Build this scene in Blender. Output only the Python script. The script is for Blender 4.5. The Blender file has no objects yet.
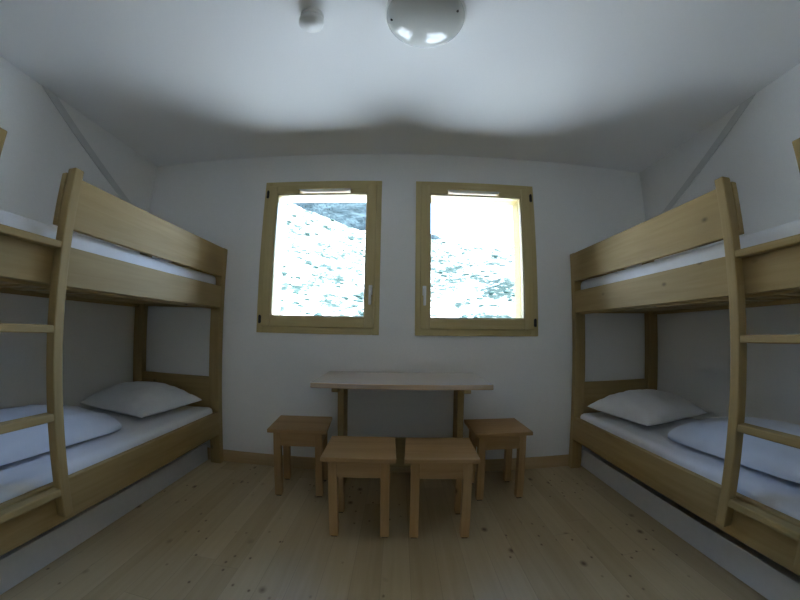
import bpy, bmesh, math, random
from mathutils import Vector, Matrix, noise
random.seed(7)
SC = bpy.context.scene
COL = SC.collection

# ------------------------------------------------------------------ materials
def new_mat(name):
    m = bpy.data.materials.new(name); m.use_nodes = True
    nt = m.node_tree; nt.nodes.clear()
    out = nt.nodes.new('ShaderNodeOutputMaterial')
    b = nt.nodes.new('ShaderNodeBsdfPrincipled')
    nt.links.new(b.outputs[0], out.inputs[0])
    return m, nt, b, out

def N(nt, t, **kw):
    n = nt.nodes.new(t)
    for k, v in kw.items():
        if k.startswith('i_'):
            n.inputs[k[2:].replace('_', ' ')].default_value = v
        else:
            setattr(n, k, v)
    return n

def math_n(nt, op, a, b=None, c=None, clamp=False):
    n = nt.nodes.new('ShaderNodeMath'); n.operation = op; n.use_clamp = clamp
    for i, v in enumerate((a, b, c)):
        if v is None: continue
        if isinstance(v, (int, float)): n.inputs[i].default_value = v
        else: nt.links.new(v, n.inputs[i])
    return n.outputs[0]

def mix_c(nt, fac, a, b, blend='MIX'):
    n = nt.nodes.new('ShaderNodeMix'); n.data_type = 'RGBA'; n.blend_type = blend
    for sock, v in ((n.inputs[0], fac), (n.inputs[6], a), (n.inputs[7], b)):
        if isinstance(v, (int, float)): sock.default_value = v
        elif isinstance(v, tuple): sock.default_value = (*v, 1) if len(v) == 3 else v
        else: nt.links.new(v, sock)
    return n.outputs[2]

def ramp(nt, src, stops):
    r = nt.nodes.new('ShaderNodeValToRGB'); e = r.color_ramp.elements
    while len(e) < len(stops): e.new(0.5)
    for k, (p, c) in enumerate(stops):
        e[k].position = p; e[k].color = (*c, 1)
    nt.links.new(src, r.inputs[0]); return r.outputs[0]

def wood(name, axis, light, dark, rough=0.6, knot=1.0, spec=0.3, coat=0.0):
    """pine whose grain runs along the axis"""
    m, nt, b, out = new_mat(name)
    tc = N(nt, 'ShaderNodeTexCoord'); oi = N(nt, 'ShaderNodeObjectInfo')
    add = N(nt, 'ShaderNodeVectorMath', operation='ADD')
    rnd = N(nt, 'ShaderNodeVectorMath', operation='SCALE'); rnd.inputs[0].default_value = (17.3, 31.7, 23.1)
    nt.links.new(oi.outputs['Random'], rnd.inputs['Scale'])
    nt.links.new(tc.outputs['Object'], add.inputs[0]); nt.links.new(rnd.outputs[0], add.inputs[1])
    mp = N(nt, 'ShaderNodeMapping')
    sc = [1.0, 1.0, 1.0]; sc['xyz'.index(axis)] = 0.055
    mp.inputs['Scale'].default_value = sc
    nt.links.new(add.outputs[0], mp.inputs['Vector'])
    n1 = N(nt, 'ShaderNodeTexNoise'); n1.inputs['Scale'].default_value = 42; n1.inputs['Detail'].default_value = 4
    n1.inputs['Distortion'].default_value = 0.6
    nt.links.new(mp.outputs[0], n1.inputs['Vector'])
    n2 = N(nt, 'ShaderNodeTexNoise'); n2.inputs['Scale'].default_value = 7; n2.inputs['Detail'].default_value = 2
    nt.links.new(mp.outputs[0], n2.inputs['Vector'])
    f = math_n(nt, 'ADD', math_n(nt, 'MULTIPLY', n1.outputs[0], 0.55), math_n(nt, 'MULTIPLY', n2.outputs[0], 0.55))
    c = ramp(nt, f, [(0.34, light), (0.74, dark)])
    # knots
    mk = N(nt, 'ShaderNodeMapping'); sk = [1.0, 1.0, 1.0]; sk['xyz'.index(axis)] = 0.6
    mk.inputs['Scale'].default_value = sk; nt.links.new(add.outputs[0], mk.inputs['Vector'])
    v = N(nt, 'ShaderNodeTexVoronoi'); v.inputs['Scale'].default_value = 6.0
    nt.links.new(mk.outputs[0], v.inputs['Vector'])
    k = math_n(nt, 'SUBTRACT', 1.0, math_n(nt, 'MULTIPLY', v.outputs['Distance'], 11.0), clamp=True)
    sep = N(nt, 'ShaderNodeSeparateColor'); nt.links.new(v.outputs['Color'], sep.inputs[0])
    k = math_n(nt, 'MULTIPLY', k, math_n(nt, 'GREATER_THAN', sep.outputs[0], 0.55))
    k = math_n(nt, 'MULTIPLY', k, 1.2 * knot, clamp=True)
    c = mix_c(nt, k, c, tuple(x * 0.35 for x in dark))
    nt.links.new(c, b.inputs['Base Color'])
    b.inputs['Roughness'].default_value = rough; b.inputs['Specular IOR Level'].default_value = spec; b.inputs['Coat Weight'].default_value = coat; b.inputs['Coat Roughness'].default_value = 0.2
    bp = N(nt, 'ShaderNodeBump'); bp.inputs['Strength'].default_value = 0.08; bp.inputs['Distance'].default_value = 0.004
    nt.links.new(n1.outputs[0], bp.inputs['Height']); nt.links.new(bp.outputs[0], b.inputs['Normal'])
    return m

def plain(name, col, rough=0.6, metal=0.0, bump=0.0, bscale=60, coat=0.0, var=0.0):
    m, nt, b, out = new_mat(name)
    b.inputs['Roughness'].default_value = rough; b.inputs['Metallic'].default_value = metal
    b.inputs['Coat Weight'].default_value = coat
    tc = N(nt, 'ShaderNodeTexCoord')
    n = N(nt, 'ShaderNodeTexNoise'); n.inputs['Scale'].default_value = bscale; n.inputs['Detail'].default_value = 4
    nt.links.new(tc.outputs['Object'], n.inputs['Vector'])
    d = max(var, 0.01)
    c = ramp(nt, n.outputs[0], [(0.3, tuple(x * (1 - d) for x in col)), (0.7, tuple(min(1, x * (1 + d * 0.4)) for x in col))])
    nt.links.new(c, b.inputs['Base Color'])
    if bump:
        bp = N(nt, 'ShaderNodeBump'); bp.inputs['Strength'].default_value = bump; bp.inputs['Distance'].default_value = 0.004
        nt.links.new(n.outputs[0], bp.inputs['Height']); nt.links.new(bp.outputs[0], b.inputs['Normal'])
    return m

PINE_L, PINE_D = (0.45, 0.325, 0.145), (0.34, 0.232, 0.088)
WX = wood('pine_grain_across', 'x', PINE_L, PINE_D)
WY = wood('pine_grain_along', 'y', PINE_L, PINE_D)
WZ = wood('pine_grain_upright', 'z', PINE_L, PINE_D)
WIN_L, WIN_D = (0.64, 0.53, 0.27), (0.54, 0.42, 0.19)
VX = wood('window_wood_across', 'x', WIN_L, WIN_D, 0.35, 0.3)
VZ = wood('window_wood_upright', 'z', WIN_L, WIN_D, 0.35, 0.3)
BBM = wood('baseboard_wood', 'x', (0.60, 0.44, 0.25), (0.50, 0.35, 0.18), 0.45, 0.3)
STX = wood('stool_wood_across', 'x', (0.48, 0.305, 0.14), (0.36, 0.21, 0.08))
STZ = wood('stool_wood_upright', 'z', (0.48, 0.305, 0.14), (0.36, 0.21, 0.08))
TBX = wood('table_wood', 'x', (0.60, 0.45, 0.30), (0.47, 0.33, 0.19), 0.2, 1.0, 0.5, 1.0)
PLASTER = plain('white_plaster', (0.88, 0.875, 0.86), 0.85, bump=0.12, bscale=90, var=0.02)
CEIL = plain('white_ceiling_paint', (0.88, 0.88, 0.88), 0.9, bump=0.05, bscale=120, var=0.015)
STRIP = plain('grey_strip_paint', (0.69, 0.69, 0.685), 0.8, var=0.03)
SHEET = plain('white_cotton_sheet', (0.80, 0.80, 0.83), 0.9, bump=0.6, bscale=14, var=0.03)
PILLOW = plain('white_pillow_cotton', (0.82, 0.82, 0.84), 0.9, bump=0.3, bscale=18, var=0.03)
DUVET = plain('white_duvet_cotton', (0.76, 0.79, 0.86), 0.9, bump=0.45, bscale=16, var=0.03)
WHITEP = plain('white_melamine', (0.74, 0.74, 0.76), 0.5, bump=0.03, bscale=30, var=0.03)
PLAST = plain('white_plastic', (0.80, 0.80, 0.78), 0.3, var=0.01)
OPAL = plain('opal_glass', (0.62, 0.63, 0.60), 0.10, var=0.01)
DARK = plain('dark_metal', (0.05, 0.045, 0.04), 0.4, metal=0.6)
FELT = plain('black_felt', (0.025, 0.022, 0.02), 0.95)
STEEL = plain('brushed_aluminium', (0.86, 0.86, 0.86), 0.35, metal=0.35)
LINING = plain('pale_lining_boards', (0.30, 0.225, 0.07), 0.6, var=0.06, bscale=20)  # cream boards out of direct sun, toned darker so they stay yellow
LINING_SUNLIT = plain('sunlit_lining_boards', (0.80, 0.79, 0.74), 0.6, var=0.03, bscale=20)  # same cream boards, with the sun's overexposed white put into the colour
RENDERW = plain('outside_render', (0.7, 0.68, 0.62), 0.9)

def glass_mat():
    m, nt, b, out = new_mat('window_glass'); nt.nodes.remove(b)
    t = N(nt, 'ShaderNodeBsdfTransparent'); t.inputs[0].default_value = (0.96, 0.98, 0.97, 1)
    g = N(nt, 'ShaderNodeBsdfGlossy'); g.inputs['Roughness'].default_value = 0.02
    fr = N(nt, 'ShaderNodeFresnel'); fr.inputs[0].default_value = 1.3
    mx = N(nt, 'ShaderNodeMixShader')
    nt.links.new(fr.outputs[0], mx.inputs[0]); nt.links.new(t.outputs[0], mx.inputs[1]); nt.links.new(g.outputs[0], mx.inputs[2])
    nt.links.new(mx.outputs[0], out.inputs[0]); return m
GLASS = glass_mat()
def acrylic():
    m, nt, b, out = new_mat('clear_white_acrylic'); nt.nodes.remove(b)
    t = N(nt, 'ShaderNodeBsdfTransparent'); t.inputs[0].default_value = (0.8, 0.8, 0.78, 1)
    d = N(nt, 'ShaderNodeBsdfTranslucent'); d.inputs[0].default_value = (0.85, 0.85, 0.82, 1)
    e = N(nt, 'ShaderNodeBsdfDiffuse'); e.inputs[0].default_value = (0.85, 0.85, 0.82, 1)
    m1 = N(nt, 'ShaderNodeMixShader'); m1.inputs[0].default_value = 0.5
    m2 = N(nt, 'ShaderNodeMixShader'); m2.inputs[0].default_value = 0.35
    nt.links.new(t.outputs[0], m1.inputs[1]); nt.links.new(d.outputs[0], m1.inputs[2])
    nt.links.new(m1.outputs[0], m2.inputs[1]); nt.links.new(e.outputs[0], m2.inputs[2])
    nt.links.new(m2.outputs[0], out.inputs[0]); return m
ACRYL = acrylic()

def floor_mat():
    m, nt, b, out = new_mat('pine_floor_planks')
    tc = N(nt, 'ShaderNodeTexCoord'); sp = N(nt, 'ShaderNodeSeparateXYZ')
    nt.links.new(tc.outputs['Object'], sp.inputs[0])
    W = 0.125
    u = math_n(nt, 'DIVIDE', math_n(nt, 'ADD', sp.outputs[0], 10.03), W)
    pid = math_n(nt, 'FLOOR', u); fu = math_n(nt, 'FRACT', u)
    wn = N(nt, 'ShaderNodeTexWhiteNoise', noise_dimensions='1D'); nt.links.new(pid, wn.inputs['W'])
    # end joints at every 2.4 m, shifted per plank
    yy = math_n(nt, 'DIVIDE', math_n(nt, 'ADD', sp.outputs[1], math_n(nt, 'MULTIPLY', wn.outputs['Value'], 7.0)), 2.4)
    jid = math_n(nt, 'FLOOR', yy); fy = math_n(nt, 'FRACT', yy)
    cv = N(nt, 'ShaderNodeCombineXYZ'); nt.links.new(pid, cv.inputs[0]); nt.links.new(jid, cv.inputs[1])
    wn2 = N(nt, 'ShaderNodeTexWhiteNoise', noise_dimensions='2D'); nt.links.new(cv.outputs[0], wn2.inputs['Vector'])
    mp = N(nt, 'ShaderNodeMapping'); mp.inputs['Scale'].default_value = (1, 0.05, 1)
    add = N(nt, 'ShaderNodeVectorMath', operation='ADD')
    off = N(nt, 'ShaderNodeVectorMath', operation='SCALE'); off.inputs[0].default_value = (0.0, 40.0, 9.0)
    nt.links.new(wn2.outputs['Value'], off.inputs['Scale'])
    nt.links.new(tc.outputs['Object'], add.inputs[0]); nt.links.new(off.outputs[0], add.inputs[1])
    nt.links.new(add.outputs[0], mp.inputs['Vector'])
    n1 = N(nt, 'ShaderNodeTexNoise'); n1.inputs['Scale'].default_value = 34; n1.inputs['Detail'].default_value = 4; n1.inputs['Distortion'].default_value = 0.5
    nt.links.new(mp.outputs[0], n1.inputs['Vector'])
    f = math_n(nt, 'ADD', math_n(nt, 'MULTIPLY', n1.outputs[0], 0.6), math_n(nt, 'MULTIPLY', wn2.outputs['Value'], 0.36))
    c = ramp(nt, f, [(0.2, (0.57, 0.455, 0.275)), (0.8, (0.42, 0.315, 0.170))])
    # knots
    mk = N(nt, 'ShaderNodeMapping'); mk.inputs['Scale'].default_value = (1, 0.7, 1); nt.links.new(add.outputs[0], mk.inputs['Vector'])
    pn = N(nt, 'ShaderNodeTexNoise', noise_dimensions='2D'); pn.inputs['Scale'].default_value = 2.2; nt.links.new(tc.outputs['Object'], pn.inputs['Vector'])
    ptch = math_n(nt, 'MULTIPLY', math_n(nt, 'SUBTRACT', pn.outputs[0], 0.44), 8.0, clamp=True)
    for scale, mul, thr in ((5.0, 12.0, 0.42), (11.5, 13.0, 0.50)):
        v = N(nt, 'ShaderNodeTexVoronoi', voronoi_dimensions='2D'); v.inputs['Scale'].default_value = scale
        nt.links.new(mk.outputs[0], v.inputs['Vector'])
        s2 = N(nt, 'ShaderNodeSeparateColor'); nt.links.new(v.outputs['Color'], s2.inputs[0])
        k = math_n(nt, 'SUBTRACT', 1.25, math_n(nt, 'MULTIPLY', v.outputs['Distance'], mul), clamp=True)
        k = math_n(nt, 'MULTIPLY', k, math_n(nt, 'GREATER_THAN', s2.outputs[0], thr))
        c = mix_c(nt, math_n(nt, 'MULTIPLY', math_n(nt, 'MULTIPLY', k, 1.0), ptch), c, (0.15, 0.085, 0.04))
    seam = math_n(nt, 'MAXIMUM', math_n(nt, 'LESS_THAN', fu, 0.018), math_n(nt, 'LESS_THAN', fy, 0.0012))
    c = mix_c(nt, math_n(nt, 'MULTIPLY', seam, 0.3), c, (0.12, 0.08, 0.05))
    nt.links.new(c, b.inputs['Base Color'])
    b.inputs['Roughness'].default_value = 0.42
    bp = N(nt, 'ShaderNodeBump'); bp.inputs['Strength'].default_value = 0.25; bp.inputs['Distance'].default_value = 0.002
    nt.links.new(math_n(nt, 'SUBTRACT', 1.0, seam), bp.inputs['Height']); nt.links.new(bp.outputs[0], b.inputs['Normal'])
    return m
FLOOR = floor_mat()

# ------------------------------------------------------------------ object helpers
def props(o, label=None, cat=None, group=None, kind=None):
    if label: o['label'] = label
    if cat: o['category'] = cat
    if group: o['group'] = group
    if kind: o['kind'] = kind
    return o

def thing(name, loc, label, cat, group=None, rz=0.0):
    o = bpy.data.objects.new(name, None); COL.objects.link(o)
    o.location = loc; o.rotation_euler = (0, 0, rz); o.empty_display_size = 0.1
    return props(o, label, cat, group)

def link(name, bm, mat, parent=None, smooth=False, loc=None):
    me = bpy.data.meshes.new(name)
    bmesh.ops.recalc_face_normals(bm, faces=bm.faces)
    bm.to_mesh(me); bm.free()
    if smooth:
        for p in me.polygons: p.use_smooth = True
    for mm in (mat if isinstance(mat, (list, tuple)) else [mat]): me.materials.append(mm)
    o = bpy.data.objects.new(name, me); COL.objects.link(o)
    if parent: o.parent = parent
    if loc: o.location = loc
    return o

def box(bm, x0, x1, y0, y1, z0, z1, bev=0.0, seg=2):
    x0, x1 = sorted((x0, x1)); y0, y1 = sorted((y0, y1)); z0, z1 = sorted((z0, z1))
    t = bmesh.new()
    bmesh.ops.create_cube(t, size=1.0)
    for v in t.verts:
        v.co = Vector(((x0 + x1) / 2 + v.co.x * (x1 - x0), (y0 + y1) / 2 + v.co.y * (y1 - y0), (z0 + z1) / 2 + v.co.z * (z1 - z0)))
    if bev > 0:
        bmesh.ops.bevel(t, geom=list(t.edges), offset=min(bev, 0.45 * min(x1 - x0, y1 - y0, z1 - z0)), segments=seg, affect='EDGES', profile=0.5)
    me = bpy.data.meshes.new('tmp'); t.to_mesh(me); t.free(); bm.from_mesh(me); bpy.data.meshes.remove(me)

def part(name, parent, mat, *boxes, bev=0.004):
    """one mesh of one or more boards; origin at its own centre so the grain starts there"""
    xs = [v for b in boxes for v in b[0:2]]; ys = [v for b in boxes for v in b[2:4]]; zs = [v for b in boxes for v in b[4:6]]
    c = Vector(((min(xs) + max(xs)) / 2, (min(ys) + max(ys)) / 2, (min(zs) + max(zs)) / 2))
    bm = bmesh.new()
    for b in boxes:
        box(bm, b[0] - c.x, b[1] - c.x, b[2] - c.y, b[3] - c.y, b[4] - c.z, b[5] - c.z, bev)
    o = link(name, bm, mat, parent)
    o.location = c
    return o

def lathe(bm, prof, seg=48, c=(0, 0, 0)):
    rings = []
    for r, z in prof:
        if r < 1e-6: rings.append([bm.verts.new((c[0], c[1], c[2] + z))])
        else: rings.append([bm.verts.new((c[0] + r * math.cos(2 * math.pi * k / seg), c[1] + r * math.sin(2 * math.pi * k / seg), c[2] + z)) for k in range(seg)])
    for a, b in zip(rings[:-1], rings[1:]):
        for k in range(seg):
            k2 = (k + 1) % seg
            if len(a) == 1 and len(b) == 1: continue
            if len(a) == 1: bm.faces.new((a[0], b[k], b[k2]))
            elif len(b) == 1: bm.faces.new((a[k], a[k2], b[0]))
            else: bm.faces.new((a[k], a[k2], b[k2], b[k]))

# ------------------------------------------------------------------ room measures (metres)
D, H = 2.498, 2.452                     # window wall, ceiling
XL, XR = -2.182, 2.117                  # side walls
YB = -1.0                               # wall behind
TH = 0.21                               # outer wall thickness
WINS = [(-1.080, -0.147), (0.117, 1.055)]
WZ0, WZ1 = 1.025, 2.215

def struct(name, *boxes, mat, bev=0.0, label=None):
    o = part(name, None, mat, *boxes, bev=bev)
    o['kind'] = 'structure'
    if label: o['label'] = label
    return o

struct('floor', (XL - 0.3, XR + 0.3, YB - 0.3, D + TH, -0.12, 0.0), mat=FLOOR, label='pale knotty pine plank floor')
struct('ceiling', (XL - 0.3, XR + 0.3, YB - 0.3, D + TH, H, H + 0.30), mat=CEIL, label='white painted ceiling')
struct('wall_left', (XL - 0.3, XL, YB - 0.3, D + TH, 0, H), mat=PLASTER, label='white plaster wall behind the left bunk bed')
struct('wall_right', (XR, XR + 0.3, YB - 0.3, D + TH, 0, H), mat=PLASTER, label='white plaster wall behind the right bunk bed')
struct('wall_front', (XL, XR, YB - 0.3, YB, 0, H), mat=PLASTER)

# the window wall with two openings, one mesh of solid blocks around the holes
OI = 0.012                              # frames cover this much of the wall edge
ops = [(a + OI, b - OI) for a, b in WINS]
z0, z1 = WZ0 + OI, WZ1 - OI
bl = [(XL, XR, D, D + TH, 0, z0), (XL, XR, D, D + TH, z1, H)]
xs = [XL] + [v for o_ in ops for v in o_] + [XR]
for k in range(0, len(xs), 2): bl.append((xs[k], xs[k + 1], D, D + TH, z0, z1))
struct('wall_back', *bl, mat=PLASTER, label='white plaster wall with two windows')
struct('baseboard_back', (XL, XR, D - 0.014, D, 0, 0.092), mat=BBM, bev=0.003, label='plain wooden baseboard along the window wall')

# slanting flush strips on the two side walls, from the ceiling down towards the window wall
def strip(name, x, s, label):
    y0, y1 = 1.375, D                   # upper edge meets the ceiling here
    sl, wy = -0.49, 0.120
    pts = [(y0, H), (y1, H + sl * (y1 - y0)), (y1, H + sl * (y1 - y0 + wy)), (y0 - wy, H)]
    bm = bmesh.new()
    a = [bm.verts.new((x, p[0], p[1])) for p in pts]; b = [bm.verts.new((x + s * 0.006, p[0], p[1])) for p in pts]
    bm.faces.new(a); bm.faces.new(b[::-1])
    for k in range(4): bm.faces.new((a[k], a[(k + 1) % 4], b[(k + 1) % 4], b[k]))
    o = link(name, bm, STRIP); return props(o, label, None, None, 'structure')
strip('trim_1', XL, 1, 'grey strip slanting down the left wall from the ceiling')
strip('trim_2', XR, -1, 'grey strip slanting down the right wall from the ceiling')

# ------------------------------------------------------------------ windows
def window(name, x0, x1, hinge_left, label):
    cx = (x0 + x1) / 2
    w = bpy.data.objects.new(name, None); COL.objects.link(w); w.location = (cx, D, WZ0)
    props(w, label, None, None, 'structure')
    X0, X1, Z0, Z1 = x0 - cx, x1 - cx, 0.0, WZ1 - WZ0
    def ring(nm, parent, xa, xb, za, zb, t, ya, yb, bev, tb=None, mats=(VX, VZ), slot=None):
        tb = t if tb is None else tb
        bm = bmesh.new()
        for (a, b_, c_, d_) in ((xa, xa + t, za, zb), (xb - t, xb, za, zb)): box(bm, a, b_, ya, yb, c_, d_, bev)
        n_up = len(bm.faces)
        box(bm, xa + t, xb - t, ya, yb, za, za + tb, bev)
        if slot:                        # the top rail is cut through for the ventilation slot
            sx, sz, hw, hh = slot
            box(bm, xa + t, xb - t, ya, yb, sz + hh, zb, 0.002); box(bm, xa + t, xb - t, ya, yb, zb - t, sz - hh, 0.002)
            box(bm, xa + t, sx - hw, ya, yb, sz - hh, sz + hh, 0); box(bm, sx + hw, xb - t, ya, yb, sz - hh, sz + hh, 0)
        else: box(bm, xa + t, xb - t, ya, yb, zb - t, zb, bev)
        bm.faces.ensure_lookup_table()
        for i, f in enumerate(bm.faces): f.material_index = 1 if i < n_up else 0
        return link(nm, bm, list(mats), parent)
    # outer frame fixed to the wall
    ring('frame', w, X0, X1, Z0, Z1, 0.052, -0.010, 0.075, 0.003)
    # opening sash, standing a little proud of the frame
    sx0, sx1, sz0, sz1 = X0 + 0.036, X1 - 0.036, Z0 + 0.048, Z1 - 0.036
    sash = ring('sash', w, sx0, sx1, sz0, sz1, 0.072, -0.024, 0.052, 0.005, tb=0.080, slot=((X0 + X1) / 2 + (0.025 if hinge_left else -0.02), sz1 - 0.058, 0.20, 0.0125))
    # glazing bead inside the sash
    gx0, gx1, gz0, gz1 = sx0 + 0.072, sx1 - 0.072, sz0 + 0.080, sz1 - 0.072
    ring('glazing_bead', w, gx0 - 0.002, gx1 + 0.002, gz0 - 0.002, gz1 + 0.002, 0.010, -0.014, 0.040, 0.003)
    part('pane', w, GLASS, (gx0, gx1, 0.008, 0.016, gz0, gz1), bev=0)
    # reveal boards through the thickness of the wall
    bm = bmesh.new(); q = OI - 0.0
    ql, qr = (0.100, 0.070) if hinge_left else (0.070, 0.104)
    box(bm, X0 + q, X0 + ql, 0.076, TH + 0.01, Z0 + q, Z1 - q)
    box(bm, X1 - qr, X1 - q, 0.076, TH + 0.01, Z0 + q, Z1 - q)
    box(bm, X0 + ql, X1 - qr, 0.076, TH + 0.01, Z1 - 0.090, Z1 - q)
    link('reveal_lining', bm, LINING_SUNLIT if hinge_left else LINING, w)
    part('bounce_sill', w, WHITEP, (X0 + ql + 0.001, X1 - qr - 0.001, 0.076, TH + 0.06, Z0 + q, Z0 + 0.100), bev=0.004)  # unseen white ledge, added and raised to bounce sun onto the ceiling
    # lever handle, pointing down
    hs = 1 if hinge_left else -1
    hx = (sx1 - 0.030) if hinge_left else (sx0 + 0.030)
    hz = 1.355 - WZ0
    bm = bmesh.new()
    box(bm, hx - 0.014, hx + 0.014, -0.034, -0.024, hz - 0.036, hz + 0.036, 0.005, 3)
    plate = link('handle_plate', bm, STEEL, w, True)
    bm = bmesh.new()
    box(bm, hx - 0.009, hx + 0.009, -0.066, -0.032, hz - 0.009, hz + 0.011, 0.006, 3)
    box(bm, hx - 0.010, hx + 0.010, -0.076, -0.058, hz - 0.112, hz + 0.012, 0.007, 3)
    lv = link('lever', bm, STEEL, plate, True)
    # hinges
    for z in (0.10, Z1 - 0.11):
        hxx = X0 + 0.030 if hinge_left else X1 - 0.030
        bm = bmesh.new(); lathe(bm, [(0, 0), (0.007, 0), (0.007, 0.062), (0, 0.062)], 14, (hxx, -0.028, z - 0.03))
        box(bm, hxx - 0.011, hxx + 0.011, -0.028, -0.008, z - 0.026, z + 0.026, 0.001)
        link('hinge', bm, DARK, w)
    # ventilation slot: wooden hood with a white slotted grille below it
    vz = sz1 - 0.046; vx = (X0 + X1) / 2 + (0.025 if hinge_left else -0.02)
    bm = bmesh.new(); box(bm, vx - 0.215, vx + 0.215, -0.044, -0.020, vz + 0.004, vz + 0.016, 0.004)
    hood = link('vent_hood', bm, VX, w)
    bm = bmesh.new(); nseg = 24
    for k in range(nseg):
        u0 = -1 + 2 * k / nseg; u1 = -1 + 2 * (k + 1) / nseg
        h0 = 0.020 * math.sqrt(max(0, 1 - abs(u0) ** 5)) + 0.002; h1 = 0.020 * math.sqrt(max(0, 1 - abs(u1) ** 5)) + 0.002
        xa, xb = vx + 0.205 * u0, vx + 0.205 * u1
        vs = [bm.verts.new(p) for p in ((xa, -0.040, vz + 0.005), (xb, -0.040, vz + 0.005), (xb, -0.036, vz + 0.005 - h1), (xa, -0.036, vz + 0.005 - h0),
                                        (xa, -0.0245, vz + 0.005), (xb, -0.0245, vz + 0.005), (xb, -0.0245, vz + 0.005 - h1), (xa, -0.0245, vz + 0.005 - h0))]
        for f in ((0, 1, 2, 3), (4, 7, 6, 5), (3, 2, 6, 7), (0, 4, 5, 1)): bm.faces.new([vs[i] for i in f])
    bmesh.ops.remove_doubles(bm, verts=bm.verts, dist=1e-5)
    link('vent_grille', bm, ACRYL, w)
    return w
window('window_1', *WINS[0], True, 'left wooden window with its handle on the right stile')
window('window_2', *WINS[1], False, 'right wooden window with its handle on the left stile')

# ------------------------------------------------------------------ bunk beds
ZG1, ZG0, ZU1, ZU0, ZL1, ZL0 = 1.660, 1.441, 1.366, 1.202, 0.410, 0.234
YN, YF = 0.40, D - 0.016                # near and far ends of the bed
def bunk(s, xa, w, label):
    """s = -1 for the bed on the left wall; xa = aisle face of the boards"""
    base = Vector((xa, (YN + YF) / 2, 0))
    t = thing('bunk_bed', base, label, 'bunk bed', 'pine bunk beds')
    def P(name, mat, a0, a1, y0, y1, z0, z1, bev=0.004):
        # a = distance from the aisle plane towards the wall
        return part(name, t, mat, (s * a0, s * a1, y0 - base.y, y1 - base.y, z0, z1), bev=bev)
    pd = 0.055
    for (a0, a1) in ((0.0, 0.085), (w - 0.095, w)):
        P('post', WZ, a0, a1, YF - pd, YF, 0, 1.664, 0.005)
        P('post', WZ, a0, a1, YN, YN + pd, 0, 1.664, 0.005)
    for y0 in (YF - 0.043, YN + 0.013):
        nm = 'headboard' if y0 > 1 else 'footboard'
        P(nm, WX, 0.085, w - 0.095, y0, y0 + 0.028, 0.40, 0.672)
        P(nm, WX, 0.085, w - 0.095, y0, y0 + 0.028, ZU0, 1.56)
    for (zb, zt) in ((ZU0, ZU1), (ZL0, ZL1)):
        P('side_rail', WY, 0.0, 0.030, YN + pd, YF - pd, zb, zt)
        P('side_rail', WY, w - 0.030, w, YN + pd, YF - pd, zb, zt)
        for k in range(12):
            y = YN + 0.13 + k * 0.158
            P('slat', WX, 0.032, w - 0.032, y, y + 0.09, zb + 0.012, zb + 0.030, 0.002)
        P('slat_bearer', WY, 0.0305, 0.055, YN + pd + 0.01, YF - pd - 0.01, zb - 0.012, zb + 0.0115, 0.002)
        P('slat_bearer', WY, w - 0.055, w - 0.0305, YN + pd + 0.01, YF - pd - 0.01, zb - 0.012, zb + 0.0115, 0.002)
    P('guard_rail', WY, 0.0, 0.028, 0.999, YF - pd, ZG0, ZG1)
    # ladder: two posts on the aisle side of the boards, with treads between them
    for (y0, y1) in ((1.003, 1.051), (0.640, 0.687)):
        P('ladder_post', WZ, -0.048, -0.0005, y0, y1, 0.278, 1.678, 0.006)
    for (zb, zt, nm) in ((1.342, 1.370, 'ladder_step'), (1.0155, 1.046, 'ladder_rung'), (0.676, 0.707, 'ladder_rung'), (0.372, 0.402, 'ladder_step')):
        P(nm, WY, -0.0475, -0.001, 0.687, 1.003, zb, zt, 0.005)
    return t

def cloth_block(name, x0, x1, y0, y1, z0, z1, r, mat, amp, label, cat, group, seed):
    nx, ny = 26, 60
    cx, cy = (x0 + x1) / 2, (y0 + y1) / 2
    bm = bmesh.new(); hx, hy, hz = (x1 - x0) / 2, (y1 - y0) / 2, (z1 - z0)
    box(bm, -hx, hx, -hy, hy, 0, hz, 0)
    # cut into a grid along the length and the width
    for k in range(1, ny):
        bmesh.ops.bisect_plane(bm, geom=bm.verts[:] + bm.edges[:] + bm.faces[:], plane_co=(0, -hy + 2 * hy * k / ny, 0), plane_no=(0, 1, 0))
    for k in range(1, nx):
        bmesh.ops.bisect_plane(bm, geom=bm.verts[:] + bm.edges[:] + bm.faces[:], plane_co=(-hx + 2 * hx * k / nx, 0, 0), plane_no=(1, 0, 0))
    for k in range(1, 7):
        bmesh.ops.bisect_plane(bm, geom=bm.verts[:] + bm.edges[:] + bm.faces[:], plane_co=(0, 0, hz * k / 7), plane_no=(0, 0, 1))
    for v in bm.verts:
        p = v.co.copy()
        q = Vector((max(-hx + r, min(hx - r, p.x)), max(-hy + r, min(hy - r, p.y)), max(r, min(hz - r, p.z))))
        d = p - q
        if d.length > 1e-6: p = q + d.normalized() * min(r, d.length if d.length < r else r)
        s_ = noise.noise(Vector((p.x * 5 + seed, p.y * 2.2, p.z * 3))) + 0.5 * noise.noise(Vector((p.x * 16 + seed, p.y * 6, seed)))
        if p.z > hz * 0.55: p.z += amp * (s_ - 0.6)
        v.co = p
    o = link(name, bm, mat, None, True, (cx, cy, z0))
    return props(o, label, cat, group)

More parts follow.
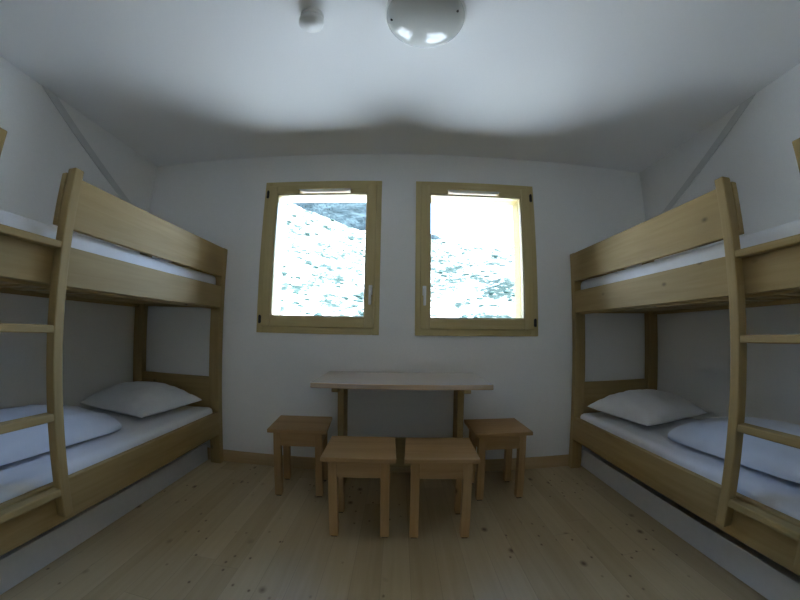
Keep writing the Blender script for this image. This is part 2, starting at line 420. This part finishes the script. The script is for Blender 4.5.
def pillow(name, loc, a, b, T, rz, tilt, mat, label, cat, group, seed, ear=0.10, flat=0.45, crease=0.009, low=0.26, rc=0.0):
    n = 36
    bm = bmesh.new(); g = {}
    for side in (1, -1):
        for i in range(n + 1):
            for j in range(n + 1):
                u = -1 + 2 * i / n; v = -1 + 2 * j / n
                uu = math.sin(u * math.pi / 2); vv = math.sin(v * math.pi / 2)
                x = a * uu * (1 - ear * (1 - vv * vv) * abs(uu) ** 2); y = b * vv * (1 - ear * (1 - uu * uu) * abs(vv) ** 2)
                q4 = 1 - rc * (uu * vv) ** 6
                x *= q4; y *= q4
                h = T * (max(0.0, (1 - uu ** 2) * (1 - vv ** 2))) ** flat
                edge = i in (0, n) or j in (0, n)
                wr = crease * (noise.noise(Vector((x * 9 + seed, y * 9, side))) + 0.6 * noise.noise(Vector((x * 22, y * 18 + seed, side))))
                if edge: h = 0; wr = 0.4 * crease * noise.noise(Vector((x * 7 + seed, y * 7, 0)))
                z = side * h * ((1 - low) if side > 0 else low) + wr * (1 if side > 0 else 0.2)
                if edge and side < 0: g[(i, j, side)] = g[(i, j, 1)]; continue
                g[(i, j, side)] = bm.verts.new((x, y, z))
        for i in range(n):
            for j in range(n):
                f = [g[(i, j, side)], g[(i + 1, j, side)], g[(i + 1, j + 1, side)], g[(i, j + 1, side)]]
                bm.faces.new(f if side > 0 else f[::-1])
    zmin = min(v.co.z for v in bm.verts)
    R = Matrix.Rotation(tilt, 3, 'X')
    for v in bm.verts: v.co = R @ v.co
    zmin = min(v.co.z for v in bm.verts)
    for v in bm.verts: v.co.z -= zmin
    o = link(name, bm, mat, None, True, loc); o.rotation_euler = (0, 0, rz)
    return props(o, label, cat, group)

XA_L, XA_R = -1.355, 1.334
W_L, W_R = 0.815, 0.775
bunk(-1, XA_L, W_L, 'pine bunk bed with ladder against the left wall')
bunk(1, XA_R, W_R, 'pine bunk bed with ladder against the right wall')
LM = 0.452
for (s, xa, w, side) in ((-1, XA_L, W_L, 'left'), (1, XA_R, W_R, 'right')):
    a, b = sorted((xa + s * 0.034, xa + s * (w - 0.034)))
    cloth_block('mattress', a, b, YN + 0.062, YF - 0.062, 0.2645, LM, 0.035, SHEET, 0.006,
                'white sheeted mattress on the lower bunk of the %s bed' % side, 'mattress', 'mattresses on the bunk beds', 3 + s)
    cloth_block('mattress', a, b, YN + 0.062, YF - 0.062, 1.2325, 1.446, 0.035, SHEET, 0.005,
                'white sheeted mattress on the upper bunk of the %s bed' % side, 'mattress', 'mattresses on the bunk beds', 9 + s)
pillow('pillow', (-1.800, 2.100, LM + 0.007), 0.325, 0.280, 0.185, math.radians(-9), math.radians(1.5), PILLOW,
       'plump white pillow at the head of the left lower bunk', 'pillow', 'pillows on the lower bunks', 1.0)
pillow('pillow', (1.730, 2.095, LM + 0.007), 0.312, 0.280, 0.185, math.radians(10), math.radians(1.5), PILLOW,
       'plump white pillow at the head of the right lower bunk', 'pillow', 'pillows on the lower bunks', 5.0)
pillow('folded_duvet', (-1.835, 1.190, LM + 0.003), 0.305, 0.485, 0.155, math.radians(-2), math.radians(-1), DUVET,
       'folded white duvet lying on the left lower bunk behind the ladder', 'duvet', 'folded duvets on the lower bunks', 2.0, ear=0.03, flat=0.36, low=0.15, rc=0.09)
pillow('folded_duvet', (1.765, 1.190, LM + 0.003), 0.290, 0.465, 0.150, math.radians(2), math.radians(-1), DUVET,
       'folded white duvet lying on the right lower bunk behind the ladder', 'duvet', 'folded duvets on the lower bunks', 7.0, ear=0.03, flat=0.36, low=0.15, rc=0.09)

# long low white boxes on the floor below the beds
for (s, xf, side) in ((-1, -1.489, 'left'), (1, 1.443, 'right')):
    y0, y1 = 0.50, 2.470
    t = thing('underbed_box', (xf, (y0 + y1) / 2, 0), 'long low white box on the floor under the %s bunk bed' % side, 'storage box', 'white boxes under the beds')
    hy = (y1 - y0) / 2; dp = 0.52
    part('front_panel', t, WHITEP, (0, s * 0.020, -hy, hy, 0.0, 0.138), bev=0.003)
    part('side_panel', t, WHITEP, (s * 0.0205, s * dp, -hy, -hy + 0.018, 0.0, 0.118), bev=0.002)
    part('side_panel', t, WHITEP, (s * 0.0205, s * dp, hy - 0.018, hy, 0.0, 0.118), bev=0.002)
    part('back_panel', t, WHITEP, (s * (dp + 0.0005), s * (dp + 0.018), -hy, hy, 0.0, 0.118), bev=0.002)
    part('bottom_panel', t, WHITEP, (s * 0.0205, s * dp, -hy + 0.019, hy - 0.019, 0.004, 0.014), bev=0.001)

# ------------------------------------------------------------------ table and stools
t = thing('table', (0.022, 2.2, 0), 'narrow pine trestle table against the wall below the windows', 'table')
ox, oy = 0.022, 2.2
def TP(name, mat, x0, x1, y0, y1, z0, z1, bev=0.004): return part(name, t, mat, (x0 - ox, x1 - ox, y0 - oy, y1 - oy, z0, z1), bev=bev)
TP('table_top', TBX, -0.502, 0.547, 1.920, 2.478, 0.728, 0.758, 0.004)
for (x0, x1) in ((-0.392, -0.350), (0.388, 0.430)):
    TP('bearer', WY, x0, x1, 1.985, 2.440, 0.695, 0.7275)
    TP('leg', WZ, x0, x1, 2.20, 2.37, 0.0705, 0.6945)
    TP('foot', WY, x0, x1, 2.00, 2.440, 0.0, 0.070, 0.006)
TP('stretcher', WX, -0.3495, 0.3875, 2.265, 2.300, 0.135, 0.335)

SW, SD, SH = 0.366, 0.345, 0.4485
def make_stool(loc, rz, label):
    t = thing('stool', loc, label, 'stool', 'square pine stools at the table', rz)
    part('seat', t, STX, (-SW / 2, SW / 2, -SD / 2, SD / 2, SH - 0.024, SH), bev=0.004)
    lx, ly = SW / 2 - 0.031, SD / 2 - 0.028
    l = 0.045
    for sx in (-1, 1):
        for sy in (-1, 1):
            lg = part('leg', t, STZ, (sx * lx, sx * (lx - l), sy * ly, sy * (ly - l), 0.008, SH - 0.0245), bev=0.003)
            fp = part('foot_pad', lg, FELT, (-0.016, 0.016, -0.016, 0.016, -0.004, 0.004), bev=0.001)
            fp.location = (0, 0, 0.004 - lg.location.z)
    za, zb = SH - 0.114, SH - 0.0245
    for sy in (-1, 1): part('apron', t, STX, (-lx + l, lx - l, sy * (ly - 0.004), sy * (ly - 0.026), za, zb), bev=0.002)
    for sx in (-1, 1): part('apron', t, STZ, (sx * (lx - 0.004), sx * (lx - 0.026), -ly + l, ly - l, za, zb), bev=0.002)
    return t
def copy_tree(o, parent=None):
    c = o.copy(); COL.objects.link(c); c.parent = parent
    for ch in o.children: copy_tree(ch, c)
    return c
stools = [((-0.191, 1.776, 0), 0.028, 'front left pine stool, the nearer one left of the middle gap'),
          ((0.224, 1.773, 0), -0.034, 'front right pine stool, the nearer one right of the middle gap'),
          ((-0.625, 2.180, 0), 0.09, 'pine stool at the left end of the table, set back near the wall'),
          ((0.645, 2.172, 0), 0.012, 'pine stool at the right end of the table, set back near the wall')]
st0 = make_stool(*stools[0])
for loc, rz, lab in stools[1:]:
    c = copy_tree(st0); c.location = loc; c.rotation_euler = (0, 0, rz); c['label'] = lab

# ------------------------------------------------------------------ ceiling fittings
cl = thing('ceiling_light', (0.098, 1.165, H), 'round white dome ceiling light, switched off', 'ceiling light')
bm = bmesh.new(); lathe(bm, [(0, 0), (0.178, 0), (0.180, -0.004), (0.180, -0.018), (0.176, -0.024), (0.168, -0.024), (0.165, -0.012), (0, -0.012)], 72)
link('base_plate', bm, PLAST, cl, True)
bm = bmesh.new()
prof = [(0.172, -0.0125)] + [(0.172 * math.cos(a), -0.026 - 0.078 * math.sin(a)) for a in [math.pi / 2 * k / 16 for k in range(17)]]
prof[-1] = (0.0, prof[-1][1]); lathe(bm, prof, 72)
link('glass_dome', bm, OPAL, cl, True)
for a in (math.radians(187), math.radians(-31), math.radians(80 + 180)):
    bm = bmesh.new(); r = 0.150
    lathe(bm, [(0, 0.012), (0.0055, 0.012), (0.0055, -0.004), (0.004, -0.006), (0, -0.006)], 12, (r * math.cos(a), r * math.sin(a), -0.063))
    link('screw', bm, DARK, cl, True)
sd = thing('smoke_detector', (-0.411, 1.168, H), 'small white round smoke detector on the ceiling', 'smoke detector')
bm = bmesh.new(); lathe(bm, [(0, 0), (0.052, 0), (0.053, -0.004), (0.053, -0.014), (0.050, -0.016), (0, -0.016)], 48)
link('base', bm, PLAST, sd, True)
bm = bmesh.new(); lathe(bm, [(0.046, -0.0165), (0.046, -0.028), (0.0555, -0.031), (0.0565, -0.036), (0.0555, -0.047), (0.050, -0.054), (0.034, -0.058), (0.030, -0.064), (0.0, -0.066)], 48)
link('sensor_head', bm, PLAST, sd, True)

# ------------------------------------------------------------------ outside: terrace, rocky slope, far mountain
def rock_mat(name, pale, mid, dark, scale, lo, hi):
    m, nt, b, out = new_mat(name)
    tc = N(nt, 'ShaderNodeTexCoord')
    mp = N(nt, 'ShaderNodeMapping'); mp.inputs['Scale'].default_value = (1.0, 0.55, 1.5); nt.links.new(tc.outputs['Object'], mp.inputs['Vector'])
    n = N(nt, 'ShaderNodeTexNoise'); n.inputs['Scale'].default_value = scale; n.inputs['Detail'].default_value = 7; n.inputs['Roughness'].default_value = 0.68
    nt.links.new(mp.outputs[0], n.inputs['Vector'])
    n2 = N(nt, 'ShaderNodeTexNoise'); n2.inputs['Scale'].default_value = scale * 0.22; n2.inputs['Detail'].default_value = 2
    nt.links.new(mp.outputs[0], n2.inputs['Vector'])
    f = math_n(nt, 'ADD', math_n(nt, 'MULTIPLY', n.outputs[0], 0.62), math_n(nt, 'MULTIPLY', n2.outputs[0], 0.38))
    c = ramp(nt, f, [(lo, pale), (lo + (hi - lo) * 0.4, mid), (hi, dark)])
    nt.links.new(c, b.inputs['Base Color']); b.inputs['Roughness'].default_value = 0.95
    b.inputs['Specular IOR Level'].default_value = 0.1
    return m
SLOPE = rock_mat('pale_scree_and_turf', (0.74, 0.74, 0.70), (0.075, 0.095, 0.080), (0.016, 0.030, 0.024), 2.3, 0.468, 0.57)
MOUNT = rock_mat('blue_grey_cliff', (0.050, 0.072, 0.075), (0.020, 0.033, 0.036), (0.006, 0.012, 0.013), 0.5, 0.42, 0.60)
GRAVEL = plain('pale_gravel', (0.71, 0.73, 0.70), 0.95, bump=0.3, bscale=30, var=0.08)
BUSH = plain('dark_green_scrub', (0.030, 0.060, 0.045), 0.9, var=0.5, bscale=6)

o = part('ground', None, GRAVEL, (-40, 40, D + TH + 0.02, 26, -0.35, -0.20), bev=0)
props(o, 'pale gravel terrace outside the window wall', None, None, 'structure')

def crest(az):
    pts = [(-60, 17), (-30, 21.5), (-19, 20.0), (-6.6, 16.2), (5.5, 15.2), (19.5, 13.4), (35, 12), (60, 10)]
    for (a0, e0), (a1, e1) in zip(pts[:-1], pts[1:]):
        if az <= a1: return e0 + (e1 - e0) * max(0, (az - a0)) / (a1 - a0)
    return pts[-1][1]
def slope_z(x, y):
    az = math.degrees(math.atan2(x, y)); R = math.hypot(x, y)
    R0, R1 = 12.0, 58.0
    zc = 1.075 + R1 * math.tan(math.radians(crest(az)))
    u = (R - R0) / (R1 - R0)
    base = -0.4 + (zc + 0.4) * u if u <= 1 else zc - (R - R1) * 0.25
    amp = 0.9 * min(1, max(0, u) * 3 + 0.15)
    nz = noise.noise(Vector((x * 0.16, y * 0.16, 1.0))) + 0.5 * noise.noise(Vector((x * 0.45, y * 0.45, 4.0))) + 0.28 * abs(noise.noise(Vector((x * 1.1, y * 1.1, 8.0))))
    return base + amp * nz * (0.75 if u < 0.9 else 0.5)
bm = bmesh.new(); NA, NR = 230, 150; grid = []
for i in range(NR + 1):
    R = 11.0 + 62.0 * (i / NR) ** 1.15
    row = []
    for j in range(NA + 1):
        az = math.radians(-62 + 124 * j / NA)
        x, y = R * math.sin(az), R * math.cos(az)
        row.append(bm.verts.new((x, y, slope_z(x, y))))
    grid.append(row)
for i in range(NR):
    for j in range(NA): bm.faces.new((grid[i][j], grid[i][j + 1], grid[i + 1][j + 1], grid[i + 1][j]))
o = link('hillside', bm, SLOPE, None, True)
props(o, 'bright rocky hillside with green patches seen through the windows', None, None, 'structure')
# scrub growing in the slope, one object
bm = bmesh.new(); rs = random.Random(11)
for k in range(420):
    az = math.radians(rs.uniform(-27, 27)); R = 13.5 + 40 * rs.random() ** 1.6
    x, y = R * math.sin(az), R * math.cos(az)
    r = rs.uniform(0.04, 0.15) * (0.6 + R / 40)
    m4 = Matrix.Translation((x, y, slope_z(x, y) + r * 0.1)) @ Matrix.Diagonal((r * rs.uniform(1.2, 2.2), r, r * rs.uniform(0.5, 0.8), 1))
    g = bmesh.ops.create_icosphere(bm, subdivisions=2, radius=1.0, matrix=m4)
    for v in g['verts']:
        q = v.co
        v.co = q + Vector((1, 1, 0.7)) * r * 0.4 * noise.noise(q * (2.2 / r * 0.5))
o = link('scrub', bm, BUSH, None, True)
props(o, 'low dark green scrub scattered over the hillside outside', 'scrub', None, 'stuff')
# far mountain
def mount_top(az):
    pts = [(-60, 14), (-34, 19), (-24, 22.0), (-17, 22.3), (-12, 21.8), (-5, 21.2), (1, 17.0), (6, 16.0), (12, 14.0), (20, 12), (60, 8)]
    for (a0, e0), (a1, e1) in zip(pts[:-1], pts[1:]):
        if az <= a1: return e0 + (e1 - e0) * max(0, (az - a0)) / (a1 - a0)
    return pts[-1][1]
bm = bmesh.new(); grid = []
for i in range(41):
    u = i / 40; R = 150 + 130 * u; row = []
    for j in range(161):
        azd = -62 + 124 * j / 160; az = math.radians(azd); x, y = R * math.sin(az), R * math.cos(az)
        zt = R * math.tan(math.radians(mount_top(azd)))
        z = -5 + (zt + 5) * min(1, u / 0.8) if u <= 0.8 else zt * (1 - (u - 0.8))
        z += (3 if 0 < u <= 0.8 else 1) * noise.noise(Vector((x * 0.05, y * 0.05, 3))) + 1.5 * noise.noise(Vector((x * 0.17, y * 0.17, 5)))
        row.append(bm.verts.new((x, y, z)))
    grid.append(row)
for i in range(40):
    for j in range(160): bm.faces.new((grid[i][j], grid[i][j + 1], grid[i + 1][j + 1], grid[i + 1][j]))
o = link('mountain', bm, MOUNT, None, True)
props(o, 'blue grey rocky mountain behind the slope in the left window', None, None, 'structure')

# ------------------------------------------------------------------ light
w = bpy.data.worlds.new('sky'); SC.world = w; w.use_nodes = True
nt = w.node_tree; nt.nodes.clear()
out = nt.nodes.new('ShaderNodeOutputWorld'); bg = nt.nodes.new('ShaderNodeBackground'); sky = nt.nodes.new('ShaderNodeTexSky')
SUN_EL, SUN_AZ = math.radians(52), math.radians(76)       # the sun stands to the right, high, almost in line with the window wall
sky.sky_type = 'NISHITA'; sky.sun_disc = False; sky.sun_elevation = SUN_EL; sky.sun_rotation = SUN_AZ; sky.altitude = 2000
sky.dust_density = 2.0
bg.inputs[1].default_value = 0.9
nt.links.new(sky.outputs[0], bg.inputs[0]); nt.links.new(bg.outputs[0], out.inputs[0])
L = bpy.data.lights.new('sun', 'SUN'); L.energy = 10.0; L.angle = math.radians(0.6); L.color = (1.0, 0.985, 0.96)
so = bpy.data.objects.new('sun', L); COL.objects.link(so)
sdv = Vector((math.sin(SUN_AZ) * math.cos(SUN_EL), math.cos(SUN_AZ) * math.cos(SUN_EL), math.sin(SUN_EL)))
so.rotation_euler = sdv.to_track_quat('Z', 'Y').to_euler(); so.location = sdv * 30
# portals at the two window openings help the sky light find its way in
for k, (a, b) in enumerate(WINS):
    L = bpy.data.lights.new('sky_portal', 'AREA'); L.shape = 'RECTANGLE'; L.size = b - a - 0.03; L.size_y = WZ1 - WZ0 - 0.03
    L.cycles.is_portal = True
    p = bpy.data.objects.new('sky_portal', L); COL.objects.link(p)
    p.location = ((a + b) / 2, D + TH + 0.05, (WZ0 + WZ1) / 2); p.rotation_euler = (math.radians(-90), 0, 0)

# ------------------------------------------------------------------ camera: action camera with a wide, barrel-curved lens
cd = bpy.data.cameras.new('camera'); cam = bpy.data.objects.new('camera', cd); COL.objects.link(cam); SC.camera = cam
pitch, yaw, roll = 0.0844, 0.0020, 0.0141
cy_, sy_ = math.cos(yaw), math.sin(yaw); cp, sp_ = math.cos(pitch), math.sin(pitch); cr, sr = math.cos(roll), math.sin(roll)
Rz = Matrix(((cy_, -sy_, 0), (sy_, cy_, 0), (0, 0, 1)))
Rx = Matrix(((1, 0, 0), (0, cp, sp_), (0, -sp_, cp)))
Ry = Matrix(((cr, 0, sr), (0, 1, 0), (-sr, 0, cr)))
R = Ry @ Rx @ Rz
right, fwd, up = R[0], R[1], R[2]
M = Matrix((right, up, -fwd)).transposed().to_4x4(); M.translation = (0, 0, 1.075)
cam.matrix_world = M
cd.type = 'PANO'; cd.sensor_width = 36.0; cd.sensor_fit = 'HORIZONTAL'; cd.clip_start = 0.02; cd.clip_end = 2000
# angle as a polynomial of image radius, for r = 340 px * (a + 0.1231 a^3)
F, A3 = 340.0, 0.1231
pts = []
for k in range(1, 141):
    a_ = 1.4 * k / 140
    pts.append((F * (a_ + A3 * a_ ** 3) * 36.0 / 800.0, a_))
def solve(Am, bv):
    n = len(bv); Mx = [row[:] + [bv[i]] for i, row in enumerate(Am)]
    for i in range(n):
        pv = max(range(i, n), key=lambda r_: abs(Mx[r_][i])); Mx[i], Mx[pv] = Mx[pv], Mx[i]
        for r_ in range(n):
            if r_ != i:
                f_ = Mx[r_][i] / Mx[i][i]
                for c_ in range(i, n + 1): Mx[r_][c_] -= f_ * Mx[i][c_]
    return [Mx[i][n] / Mx[i][i] for i in range(n)]
S_ = 20.0
rows = [[(r_ / S_) ** e for e in (1, 2, 3, 4)] for r_, _ in pts]
ATA = [[sum(q[i] * q[j] for q in rows) for j in range(4)] for i in range(4)]
ATb = [sum(q[i] * p_[1] for q, p_ in zip(rows, pts)) for i in range(4)]
co = [c_ / S_ ** (i + 1) for i, c_ in enumerate(solve(ATA, ATb))]
tgt = cd if hasattr(cd, 'fisheye_polynomial_k0') else cd.cycles
tgt.panorama_type = 'FISHEYE_LENS_POLYNOMIAL'
tgt.fisheye_fov = math.radians(180)
tgt.fisheye_polynomial_k0 = 0.0
for i, c_ in enumerate(co): setattr(tgt, 'fisheye_polynomial_k%d' % (i + 1), -c_)

# ------------------------------------------------------------------ view
vs = SC.view_settings
SC.display_settings.display_device = 'sRGB'
vs.view_transform = 'Standard'; vs.look = 'None'; vs.gamma = 1.0; vs.use_curve_mapping = False
vs.exposure = 1.85
cy = SC.cycles
cy.use_denoising = True
cy.max_bounces = 14; cy.diffuse_bounces = 8; cy.glossy_bounces = 4; cy.transparent_max_bounces = 12
cy.sample_clamp_indirect = 0.0
cy.caustics_reflective = False; cy.caustics_refractive = False
